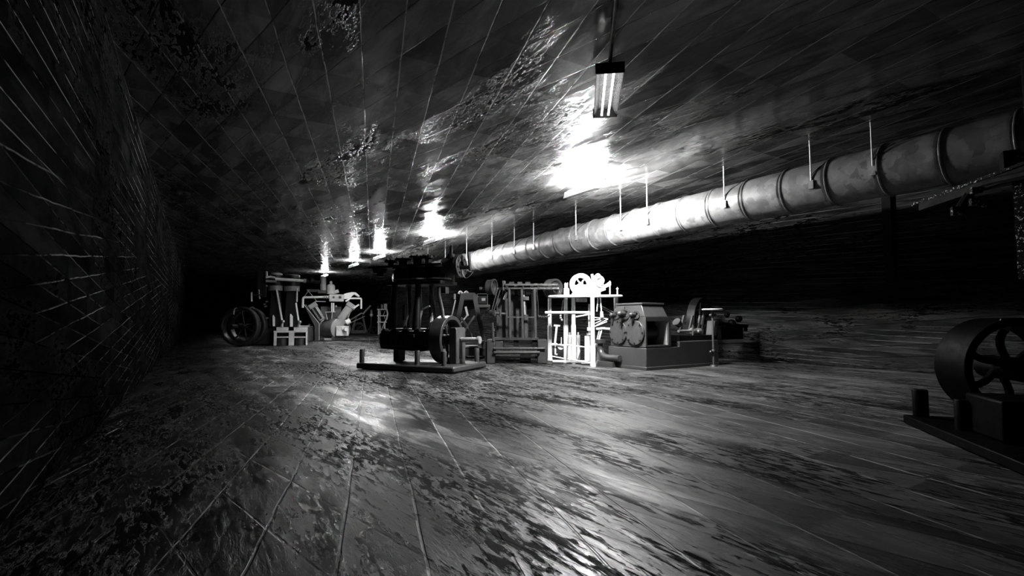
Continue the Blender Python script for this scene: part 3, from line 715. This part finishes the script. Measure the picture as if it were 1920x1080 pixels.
# ---- engine standing behind, on the long base
def crank_engine():
    f = Fr((13.4, 10.75), 0.0)
    P = lambda u, v, y=0: f.p(u, v, y)
    t = thing('crank_engine', 'dark horizontal engine with flywheel on the long base right of the grey pump', 'engine', (13.4, 10.75, 0), 0)
    z = .832
    MB().box(-.42, 1.3, .1, 1.2, z, 1.0).build('bed', 'black', t, bevel=.01)
    MB().box(-.62, -.44, .0, .5, z, 1.0).build('bed_step', 'grey', t)
    wheel(t, P(1313, 601, 1.35), (.25, -1, 0), .84, .14, .3, 'black', spokes=6, hub=.16, spoke_r=.05)
    for i, (u0, u1) in enumerate(((1276, 1283), (1292, 1299), (1308, 1313), (1314, 1319))):
        a, b = P(u0, 620, .45), P(u1, 592, .45)
        MB().bar(a, b, .08, .06).build('slat_guard', 'darkgrey', t)
    MB().box(P(1300, 603, .5).x, P(1310, 603, .5).x, .45, .8, 1.0, 1.4).build('cylinder_box', 'black', t, bevel=.02)
    MB().cyl(P(1272, 621, .2), P(1298, 620, .2), .045, None, 12).build('connecting_rod', 'dullsteel', t)
    MB().cyl(P(1297, 620, .2), P(1312, 621, .2), .10, None, 14).build('cross_head', 'dullsteel', t)
    MB().ball(P(1309, 621, .12), .05, 10).build('rod_knob', 'steel', t)
    MB().cyl(P(1299, 629, .15), P(1299, 609, .15), .035, None, 10).build('oil_cup', 'grey', t)
    MB().bar(P(1333, 630, .3), P(1336, 602, .3), .18, .3).build('side_casting', 'darkgrey', t, bevel=.02)
    MB().cyl(P(1268, 603, .3), P(1275, 610, .3), .14, .1, 14).build('valve_bonnet', 'darkgrey', t)
    for u, v, r in ((1372, 606, .14), (1385, 598, .12), (1363, 590, .1), (1398, 618, .07)):
        MB().ball(P(u, v, .1), r, 12).build('end_fitting', 'deepblack', t)
    MB().cyl(P(1345, 606, .1), P(1400, 612, .1), .07, None, 12).build('end_shaft', 'deepblack', t)
    MB().box(P(1350, 640, .05).x, P(1392, 640, .05).x, .0, .7, z, P(1380, 612, .05).z).build('end_bearing', 'deepblack', t, bevel=.02)
    return t
crank_engine()
# rest of the long base beneath it: the base is one casting, so it belongs to the pump
def base_extension():
    t = thing('control_pillar', 'slim upright control pillar with disc handwheel in front of the dark horizontal engine', 'pillar', (14.22, 10.45, 0), 0)
    MB().cyl((0, 0, .0), (0, 0, .06), .14, .1, 20).build('foot', 'dark', t)
    MB().cyl((0, 0, .05), (0, 0, 1.80), .035, None, 12).build('post', 'grey', t)
    MB().lathe((0, 0, 1.84), (0, 0, 1), [(.30, -.03), (.33, -.01), (.33, .02), (.28, .035), (.05, .04)], 36, False).build('handwheel', 'lightgrey', t)
    MB().ball((0, 0, .5), .07, 12).build('knuckle', 'dark', t)
    for x in (-.14, .14): MB().ball((x, 0, .48), .045, 10).build('knuckle_stud', 'grey', t)
    MB().cyl((-.14, 0, .48), (.14, 0, .48), .025, None, 8).build('cross_pin', 'dark', t)
    for x in (-.1, .12): MB().ball((x, 0, 1.66), .05, 10).build('top_fitting', 'grey', t)
    MB().cyl((-.1, 0, 1.66), (.12, 0, 1.66), .03, None, 8).build('top_pin', 'grey', t)
base_extension()

# ================================================================== FAR LEFT BLACK TWIN ENGINE
def twin_engine():
    f = Fr.facing(530, 648); s = f.s
    t = thing('twin_engine', 'black twin cylinder upright engine with grooved wheel and pale pedestal at the far left', 'engine', f.o, f.a)
    p = lambda u, v, y=0: f.p(u, v, y)
    D = 1.1
    # pedestal with window openings
    q = MB()
    for u0, u1, v0, v1 in ((513, 577, 620, 623.5), (518, 541, 613.5, 620), (551, 577, 613.5, 620), (513, 519, 623, 648), (541, 552, 623, 648), (573, 577, 623, 648), (519, 541, 631, 633.5), (552, 573, 631, 633.5)):
        f.bx(q, u0, u1, v0, v1, 0, .5)
    q.build('pedestal', 'pale', t)
    f.bx(MB(), 513.5, 576.5, 624, 647.5, .5, D).build('pedestal_back', 'black', t)
    for u in (529, 563):
        q = MB(); f.cy(q, (u, 634.5), (u, 647.5), 9, .3, n=18); q.build('pedestal_drum', 'darkgrey', t)
    # tapered columns
    for u in (516, 545):
        q = MB()
        a = [p(u-9, 546, .6), p(u+10, 546, .6), p(u+15, 613.5, .6), p(u-13, 613.5, .6)]
        q.prism([(w.x, w.z) for w in a], .3, D); q.build('tapered_column', 'black', t, bevel=.05)
    for u0, u1, v0 in ((504, 529, 536), (533, 561, 537)):
        q = MB(); q.cyl(p((u0+u1)/2, v0+9, .4), p((u0+u1)/2, v0, .4), (u1-u0)/2*s, None, 26); q.build('cylinder_flange', 'lightgrey', t)
        q = MB(); q.cyl(p((u0+u1)/2, v0, .4), p((u0+u1)/2, 517, .4), (u1-u0)/2*s*1.05, None, 26); q.build('cylinder', 'black', t)
    for u0, u1, v in ((507, 529, 512), (535, 562, 515.5)):
        c = p((u0+u1)/2, v+2, .4)
        MB().lathe(c, (0, 0, 1), [((u1-u0)/2*s, -2*s), ((u1-u0)/2*s, 1*s), ((u1-u0)/2*s*.8, 2.2*s)], 28, False).build('cylinder_lid', 'lightgrey', t)
        MB().cyl(c-Vector((0, 0, 5*s)), c, (u1-u0)/2*s*.8, None, 24).build('lid_neck', 'black', t)
    f.bx(MB(), 497, 563, 520, 536, .5, D+.3).build('steam_chest', 'black', t, bevel=.04)
    q = MB(); q.cyl(p(516, 523, -.15), p(570, 526.5, -.15), 2.8*s, None, 14); q.build('steam_pipe', 'white', t)
    f.cy(MB(), (569, 526.5), (574, 526.8), 4.2, -.15).build('pipe_coupling', 'dullsteel', t)
    q = MB(); f.cy(q, (574, 527), (602, 529), 3.2, -.15); q.build('pipe_lagging', 'black', t)
    MB().ball(p(583, 526, -.15), 5*s, 12).build('pipe_joint', 'black', t)
    MB().tube([p(498, 520, -.1), p(507, 519, -.1), p(516, 521, -.1)], 2.2*s, 10).build('throttle_pipe', 'pale', t)
    f.cy(MB(), (500, 509), (500, 519), 1.9, -.1).build('throttle_valve', 'lightgrey', t)
    MB().ball(p(500, 536, -.1), 2*s, 10).build('drain_cock', 'lightgrey', t)
    f.bx(MB(), 498, 519, 525, 529, -.1, .3).build('valve_block', 'dullsteel', t)
    f.bx(MB(), 480, 500, 508, 556, .2, D).build('gear_housing', 'black', t, bevel=.05)
    # polished slanting rods and crank webs
    for a, b, r in (((519, 543), (529, 600), 1.5), ((555, 568), (560, 601), 1.4), ((557.5, 540), (557, 566), 1.0)):
        MB().bar(p(*a, -.05), p(*b, -.05), 2*r*s, .1).build('slanted_rod', 'white', t)
    for u, v in ((530.5, 603), (562, 604)):
        MB().ball(p(u, v, -.05), 3.2*s, 12).build('rod_end', 'dullsteel', t)
        MB().cyl(p(u-2, 613, -.0), p(u-.5, 604, -.0), 3*s, 1.6*s, 10).build('rod_foot', 'lightgrey', t)
    for u0, u1, v0, v1 in ((511, 515.5, 590, 612), (543.5, 549, 588, 612.5)):
        a = [p(u0, v1, .1), p(u0-.3, v0+3, .1), p(u0+1.5, v0, .1), p(u1, v0+5, .1), p(u1, v1, .1)]
        MB().prism([(w.x, w.z) for w in a], .1, .5).build('crank_web', 'white', t, bevel=.02)
    # grooved wheel
    c = p(458, 611.5, .3); ax_ = Vector((-.42, -.91, 0)).normalized()
    for k in (-.55, .55):
        MB().lathe(c+ax_*k*.75, ax_, [(35*s, -.22), (35*s, .22), (29*s, .22), (29*s, -.22)], 56).build('wheel_rim', 'dark', t, bevel=.05)
    for i in range(8):
        a = i*PI/4+.2; x_, y_, _ = basis(ax_)
        MB().tube([c+(x_*math.cos(a)+y_*math.sin(a))*q*s for q in (4, 17, 31)], 1.6*s, 8).build('spoke', 'dark', t)
    MB().cyl(c-ax_*.9, c+ax_*1.4, 4*s, None, 18).build('wheel_shaft', 'dark', t)
    MB().cyl(c+ax_*.45, c+ax_*.8, 6*s, 5*s, 18).build('wheel_hub', 'black', t)
    for u0, v0, u1, v1 in ((438, 590, 437, 575), (463, 584, 474, 574)):
        MB().tube(bend(p(u0, v0, -.2), p(u1, v1-3, -.2), p(u1+14 if u0 < 450 else u1+2, v1+5, -.2)), 1.3*s, 8).build('wheel_guard', 'dullsteel', t)
    # levers and small gear between wheel and cylinders
    f.cy(MB(), (471.5, 548), (471.5, 565), 1.6, 0).build('hand_lever', 'steel', t)
    f.cy(MB(), (473, 553), (490, 553), 1.4, 0).build('lever_arm', 'dark', t)
    f.cy(MB(), (485.5, 543), (486.5, 560), .9, 0).build('hand_lever', 'steel', t)
    MB().ball(p(487, 559, 0), 1.5*s, 8).build('lever_knob', 'steel', t)
    for u, v in ((496, 571), (500, 566), (501, 597), (498, 575)):
        MB().cyl(p(u-2, v, 0), p(u+2.5, v-1, 0), 1.4*s, None, 8).build('linkage_pin', 'dullsteel', t)
    f.bx(MB(), 470, 514, 606, 647, .6, 2.2).build('frame_base', 'black', t, bevel=.05)
    f.bx(MB(), 577, 582, 608, 640, .4, D).build('end_bracket', 'dark', t)
    f.cy(MB(), (563, 612), (580, 612), 1.8, .1).build('tail_shaft', 'lightgrey', t)
    return t
twin_engine()

# ================================================================== V ENGINE
def v_engine():
    f = Fr.facing(632, 638); s = f.s
    t = thing('v_engine', 'grey v-shaped engine with round drum end and pale pipework right of the twin engine', 'engine', f.o, f.a)
    p = lambda u, v, y=0: f.p(u, v, y)
    ax_ = Vector((.42, -.91, 0)).normalized()
    c = p(638, 616.5, 0)
    MB().cyl(c-ax_*2.2, c, 19*s, None, 36).build('crank_drum', 'lightgrey', t, bevel=.05)
    MB().lathe(c, ax_, [(19.5*s, -.1), (19.5*s, .08), (16*s, .16)], 36, False).build('drum_end', 'lightgrey', t)
    y = p(638, 616).y-.3
    f.bx(MB(), 630, 654, 611, 630, y-.4, y+.15).build('bearing_plate', 'pale', t, bevel=.02)
    q = f.p(644, 617.5, y-.4); MB().cyl(q, q+ax_*.4, 3.6*s, 3*s, 16).build('shaft_end', 'white', t)
    f.bx(MB(), 622, 644, 631, 637.9, -.3, .6).build('drum_foot', 'darkgrey', t)
    f.bx(MB(), 608, 632, 634, 637.9, -.2, .4).build('drum_foot', 'lightgrey', t)
    def bank(a, b, w, mat, slot):
        A, B = p(*a, .5), p(*b, .5)
        MB().bar(A, B, w*s, 1.1).build('cylinder_bank', mat, t, bevel=.12)
        d = (B-A).normalized(); m_ = (A+B)/2-Vector((0, .56, 0))
        if slot: MB().bar(m_-d*.45, m_+d*.5, w*s*.3, .06).build('bank_slot', 'black', t)
        MB().bar(B-d*.1, B+d*.25, w*s*1.25, 1.25).build('bank_head', mat, t, bevel=.05)
    bank((605, 601), (588, 575), 12, 'lightgrey', True)
    bank((637, 601), (657, 575), 15, 'lightgrey', False)
    f.bx(MB(), 601, 640, 575, 600, .9, 1.6).build('crank_case', 'darkgrey', t)
    # diagonal plate frame at left
    a = [p(u, v, -.1) for u, v in ((569.5, 571), (573, 571), (599.5, 606), (599.5, 638.5), (590, 638.5), (590, 612))]
    MB().prism([(w.x, max(0, w.z)) for w in a], -.1, .9).build('plate_frame', 'darkgrey', t)
    MB().tube([p(570, 571, -.12), p(598.5, 606.5, -.12), p(598.5, 638, -.12)], .55*s, 6).build('frame_edge', 'pale', t)
    f.bx(MB(), 577, 590, 612, 638, .2, 1.2).build('rear_box', 'darkgrey', t)
    # pipework
    L = [p(615, 556.8, -.2), p(573, 557.5, -.2)]+bend(p(571, 557.5, -.2), p(568.5, 558, -.2), p(568, 561, -.2))+[p(567.5, 577, -.2)]
    MB().tube(L, 2.0*s, 12).build('exhaust_pipe', 'white', t)
    L = [p(645, 559.5, -.2), p(674, 559.5, -.2)]+bend(p(675, 559.5, -.2), p(677.4, 559.5, -.2), p(677.4, 562, -.2))+[p(677.4, 579, -.2)]
    MB().tube(L, 1.6*s, 12).build('exhaust_pipe', 'white', t)
    for u in (607, 611, 615):
        f.cy(MB(), (u, 557), (u+2, 557), 3.2, -.2).build('pipe_flange', 'lightgrey', t)
    f.bx(MB(), 617, 645, 552, 565, -.35, .6).build('valve_block', 'pale', t, bevel=.04)
    for u, v, r in ((625.5, 557.5, 2.4), (637.5, 557.5, 3.6)):
        q = p(u, v, -.35); MB().ring(q, (0, 1, 0), r*s, r*s*.55, .12, 18).build('port_ring', 'lightgrey', t)
        MB().cyl(q+Vector((0, -.02, 0)), q+Vector((0, .1, 0)), r*s*.6, None, 14).build('port', 'black', t)
    q = MB(); q.lathe(p(620.2, 551, .1), (0, 0, 1), [(7.4*s, 0), (7.4*s, 14*s), (6*s, 17*s), (2.6*s, 18*s), (2.2*s, 23*s), (.5*s, 24*s)], 24, False)
    q.build('air_chamber', 'pale', t)
    f.cy(MB(), (627, 548), (635, 545.5), 3.4, .1).build('side_branch', 'pale', t)
    q = MB(); f.cy(q, (606, 544.5), (606, 518.5), 5.2, .3, n=20); q.build('chimney', 'lightgrey', t)
    f.bx(MB(), 596, 616, 545, 549.5, .2, .8).build('manifold', 'grey', t)
    a = [p(u, v, -.1) for u, v in ((645, 559), (645, 551), (652, 549), (660, 547.5), (667, 548), (675, 555), (673, 557), (664, 552), (656, 559))]
    MB().prism([(w.x, w.z) for w in a], -.1, .8).build('bonnet', 'white', t, bevel=.03)
    MB().bar(p(648, 565, -.1), p(655, 561, -.1), 3*s, .3).build('bonnet_stay', 'white', t)
    # thin rods and small stool frame in the vee
    for u in (622, 625.5):
        f.cy(MB(), (u, 568), (u, 584), 1.2, -.1).build('valve_rod', 'white', t)
    MB().tube([p(614, 599, -.1), p(610.5, 585, -.1), p(629.5, 585, -.1)], .7*s, 6).build('rod_frame', 'pale', t)
    f.cy(MB(), (623, 585), (622, 598), .6, -.1).build('valve_rod', 'pale', t)
    MB().ball(p(630, 574.5, 0), 2.2*s, 10).build('oil_cup', 'lightgrey', t)
    # stays at upper left
    MB().bar(p(576, 543, .3), p(595, 566, .3), 1.4*s, .1).build('stay', 'lightgrey', t)
    MB().bar(p(571, 556, .3), p(580, 543, .3), 1.2*s, .1).build('stay', 'lightgrey', t)
    f.bx(MB(), 575, 612, 543, 547, .5, .8).build('gallery', 'darkgrey', t)
    MB().bar(p(591, 565, .2), p(611, 565.5, .2), 1.2*s, .1).build('stay', 'pale', t)
    # outlet at right with bolted flange
    MB().cyl(p(649, 605, -.5), p(657, 601, -.5), 5*s, None, 14).build('outlet', 'white', t)
    MB().cyl(p(650, 604, -.4), p(659, 578, -.4), 1.0*s, None, 8).build('outlet_rod', 'lightgrey', t)
    MB().bar(p(663, 578, -.1), p(673, 571, -.1), 3*s, .3).build('injector', 'pale', t)
    return t
v_engine()

# ================================================================== THINGS FAR BEHIND
def rod_stand():
    f = Fr.facing(676, 625); s = f.s
    t = thing('radial_rod_engine', 'low dark engine with two bright slanted rods beyond the v engine', 'engine', f.o, f.a)
    p = lambda u, v, y=0: f.p(u, v, y)
    f.bx(MB(), 658, 690, 619, 624.9, 0, 1.5).build('base', 'dark', t)
    MB().lathe(p(672, 616, .5), (.2, -1, 0), [(12*s, -.3), (12*s, .3), (8*s, .3), (8*s, -.3)], 32).build('wheel', 'dark', t)
    for k in range(4):
        a = k*PI/4; c = p(672, 616, .5); d = Vector((math.cos(a), .2*math.cos(a), math.sin(a)))*10*s
        MB().cyl(c-d, c+d, 1*s, None, 8).build('spoke', 'dark', t)
    for a, b, r in (((655, 601), (679, 586.5), 1.2), ((660, 604), (684, 593), .7), ((680, 589), (695, 573), 1.6), ((683, 586), (690, 577), 1.0)):
        MB().cyl(p(*a, -.2), p(*b, -.2), r*s, None, 10).build('slanted_rod', 'pale', t)
    MB().bar(p(660, 620, .2), p(669, 592, .2), 3*s, .3).build('upright', 'darkgrey', t)
    MB().bar(p(686, 620, .2), p(680, 592, .2), 3*s, .3).build('upright', 'dark', t)
    for i in range(5):
        MB().ball(p(669+i*4, 580-i*.6+(i % 2)*2, .1), 1.4*s, 8).build('linkage_knuckle', 'grey', t)
rod_stand()
def tripod():
    f = Fr.facing(692, 625); s = f.s
    t = thing('tripod_drill', 'small machine on splayed legs between the v engine and the pale ladder frame', 'machine', f.o, f.a)
    p = lambda u, v, y=0: f.p(u, v, y)
    f.cy(MB(), (696.5, 581), (696.5, 594), 2.4, 0).build('motor', 'lightgrey', t)
    f.cy(MB(), (696.3, 593), (695.5, 611), 1.3, 0).build('column', 'grey', t)
    f.cy(MB(), (696.5, 589), (696.5, 592), 3.4, 0).build('collar', 'pale', t)
    for u in (686, 692, 700):
        MB().cyl(p(695.7, 610, 0), Vector((p(u, 624.5).x, (u-692)*.06, 0.0)), 1.2*s, None, 8).build('leg', 'grey', t)
    MB().lathe(p(700, 618, .4), (.3, -1, 0), [(6*s, -.1), (6*s, .1), (4.5*s, .1), (4.5*s, -.1)], 24).build('wheel', 'dark', t)
tripod()
def ladder_frame(u0, label, k=1.0):
    f = Fr.facing(u0+6, 627); s = f.s
    t = thing('open_frame_engine', label, 'engine', f.o, f.a)
    p = lambda u, v, y=0: f.p(u, v, y)
    f.cy(MB(), (u0+1, 580), (u0+1, 627), 1.7, 0).build('post', 'pale', t)
    f.cy(MB(), (u0+4, 580), (u0+4, 625), 1.2, .9).build('post', 'pale', t)
    MB().tube([p(u0+16, 580), p(u0+18, 588), p(u0+16, 598), p(u0+12.5, 604), p(u0+12, 626.5)], 1.6*s, 10).build('curved_post', 'pale', t)
    for v in (580, 592, 604):
        f.bx(MB(), u0-2, u0+16, v-.8, v+.9, -.1, 1.0).build('shelf', 'pale', t)
    f.bx(MB(), u0+5, u0+10, 571, 579.5, 0, .6).build('gear_box', 'grey', t)
    f.bx(MB(), u0+11, u0+17, 569.5, 579.5, .0, .6).build('gear_box', 'lightgrey', t)
    f.cy(MB(), (u0, 574), (u0, 580), .6, 0).build('spindle', 'grey', t)
    MB().bar(p(u0+11, 606, .2), p(u0+6, 620, .2), 1.5*s, .1).build('brace', 'lightgrey', t)
    MB().tube([p(u0+13, 583, .2), p(u0+10, 590, .2), p(u0+13, 598, .2)], .8*s, 8).build('bent_link', 'lightgrey', t)
ladder_frame(709, 'pale open ladder-like engine frame just left of the black engine, far behind')
ladder_frame(735, 'pale open engine frame seen through the columns of the black engine')

# ================================================================== DARK WHEEL MACHINE AT RIGHT
def right_machine():
    cpos = Vector((8.75, 3.28, 0)); u = Vector((.65, -.76, 0)).normalized()
    f = Fr(cpos, math.atan2(u.y, u.x))
    t = thing('wheel_engine', 'dark flywheel machine on a low plinth at the right edge of the view', 'engine', cpos, f.a)
    MB().box(0, 3.4, -3.4, 0, .012, .13).build('plinth', 'deepblack', t, bevel=.015)
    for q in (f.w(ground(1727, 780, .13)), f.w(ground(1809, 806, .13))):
        MB().lathe((q.x, q.y, .13), (0, 0, 1), [(.095, -.01), (.095, .36), (.085, .375)], 24, False).build('bollard', 'deepblack', t)
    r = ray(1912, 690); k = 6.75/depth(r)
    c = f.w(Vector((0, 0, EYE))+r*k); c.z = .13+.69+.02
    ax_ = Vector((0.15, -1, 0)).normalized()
    wheel(t, c-ax_*.25, ax_, .69, .10, .62, 'deepblack', spokes=6, hub=.16, spoke_r=.05, curved=True, matspoke='deepblack')
    MB().cyl(c-ax_*.38, c+ax_*1.2, .08, None, 18).build('shaft', 'deepblack', t)
    MB().box(c.x-.16, c.x+.16, c.y-.68, c.y-.42, .13, c.z+.14).build('bearing_standard', 'deepblack', t, bevel=.02)
    MB().box(.30, 2.6, -1.75, -1.0, .13, .60).build('crankcase', 'deepblack', t, bevel=.03)
    q = f.p(1884, 610, (c-ax_*-.06).y)
    MB().box(-.075, .075, -.006, .006, -.055, .055, Matrix.Translation(q) @ Matrix.Rotation(.5, 4, 'Y')).build('paper_tag', 'tag', t, label='pale paper tag on the wheel rim')
    return t
right_machine()

# ================================================================== DARK STEELWORK ON THE RIGHT WALL
def wall_steel():
    f = Fr((X1-.02, 6.9), -PI/2)        # x runs towards the camera along the wall, y into the wall
    P = lambda u, v, y=0: f.p(u, v, y)
    t = thing('wall_frame', 'black steel frame fixed on the right wall below the duct', 'frame', (X1-.02, 6.9, 0), -PI/2)
    a, b = P(1665, 372), P(1665, 524); e = P(1990, 520)
    MB().box(a.x-.12, a.x+.12, -.16, 0, b.z-.1, 5.35).build('upright', 'matt', t, bevel=.01)
    MB().box(a.x+.12, e.x, -.16, 0, b.z-.1, b.z+.08).build('lower_rail', 'matt', t, bevel=.01)
    MB().box(e.x-.1, e.x+.1, -.16, 0, b.z+.08, 5.35).build('upright', 'matt', t, bevel=.01)
    return t
wall_steel()
def hoist():
    # sloping jib under the near end of the duct, with its speckled plate work
    A = Vector((0, 0, EYE))+ray(1712, 384)*(8.9/depth(ray(1712, 384)))
    B = Vector((0, 0, EYE))+ray(1990, 281)*(6.6/depth(ray(1990, 281)))
    t = thing('jib_arm', 'dark sloping jib arm with lit speckle painted on its edges hung from the ceiling at upper right', 'hoist', (B.x, B.y, 0))
    L = lambda q: q-Vector((B.x, B.y, 0))
    d = (B-A).normalized(); up = Vector((0, 0, 1))
    MB().bar(L(A), L(B), .05, .05).build('arm', 'lit_speckle', t)
    MB().bar(L(A+d*.15-up*.09), L(B-up*.12), .14, .07).build('arm_web', 'matt', t)
    def at(u, v, dd): return Vector((0, 0, EYE))+ray(u, v)*(dd/depth(ray(u, v)))
    c = at(1893, 300, 7.5)
    MB().box(-.09, .09, -.09, .09, -.16, .13, Matrix.Translation(L(c)) @ Matrix.Rotation(R(-62), 4, 'Z')).build('arm_bracket', 'matt', t)
    c = at(1912, 298, 7.4)
    MB().box(-.07, .07, -.05, .05, -.1, .08, Matrix.Translation(L(c))).build('bracket_face', 'lit_speckle', t)
    for u, v, w, h in ((1830, 356, .13, .06), (1846, 342, .14, .05), (1828, 377, .12, .07), (1792, 394, .11, .08), (1848, 384, .06, .03)):
        q = at(u, v, 7.7)
        MB().box(-w/2, w/2, -.05, .05, -h, h*.6, Matrix.Translation(L(q)) @ Matrix.Rotation(R(-55), 4, 'Z')).build('speckled_plate', 'lit_speckle', t)
    MB().tube([L(at(1795, 400, 7.9)), L(at(1820, 360, 7.9)), L(at(1850, 344, 7.6)), L(at(1930, 326, 7.0))], .07, 8).build('lower_strut', 'matt', t)
    # upright carrying it
    q = at(1952, 460, 7.3)
    MB().box(q.x-.28-B.x, q.x+.2-B.x, q.y-.2-B.y, q.y+.2-B.y, 2.1, 3.62).build('mast_plate', 'lit_speckle', t)
    MB().cyl((q.x-B.x, q.y-B.y, 2.0), (q.x-B.x, q.y-B.y, 5.399), .09, None, 12).build('hanger_post', 'matt', t)
hoist()

# ================================================================== CAMERA, WORLD, VIEW
cam = bpy.data.cameras.new('camera'); co = bpy.data.objects.new('camera', cam); C.objects.link(co)
cam.sensor_width = 36; cam.lens = 36*FPX/1920; cam.clip_end = 200; cam.clip_start = .05
co.location = (0, 0, EYE)
co.rotation_euler = (PI/2+PITCH, 0, -YAW)
sc = bpy.context.scene; sc.camera = co
w = bpy.data.worlds.new('world'); sc.world = w; w.use_nodes = True
w.node_tree.nodes['Background'].inputs[0].default_value = (0, 0, 0, 1)
w.node_tree.nodes['Background'].inputs[1].default_value = 0
sc.view_settings.view_transform = 'Standard'; sc.view_settings.look = 'None'
sc.view_settings.exposure = 2.5; sc.view_settings.gamma = 1.0; sc.view_settings.use_curve_mapping = False
sc.cycles.use_denoising = True
sc.cycles.max_bounces = 6; sc.cycles.sample_clamp_indirect = 8.0
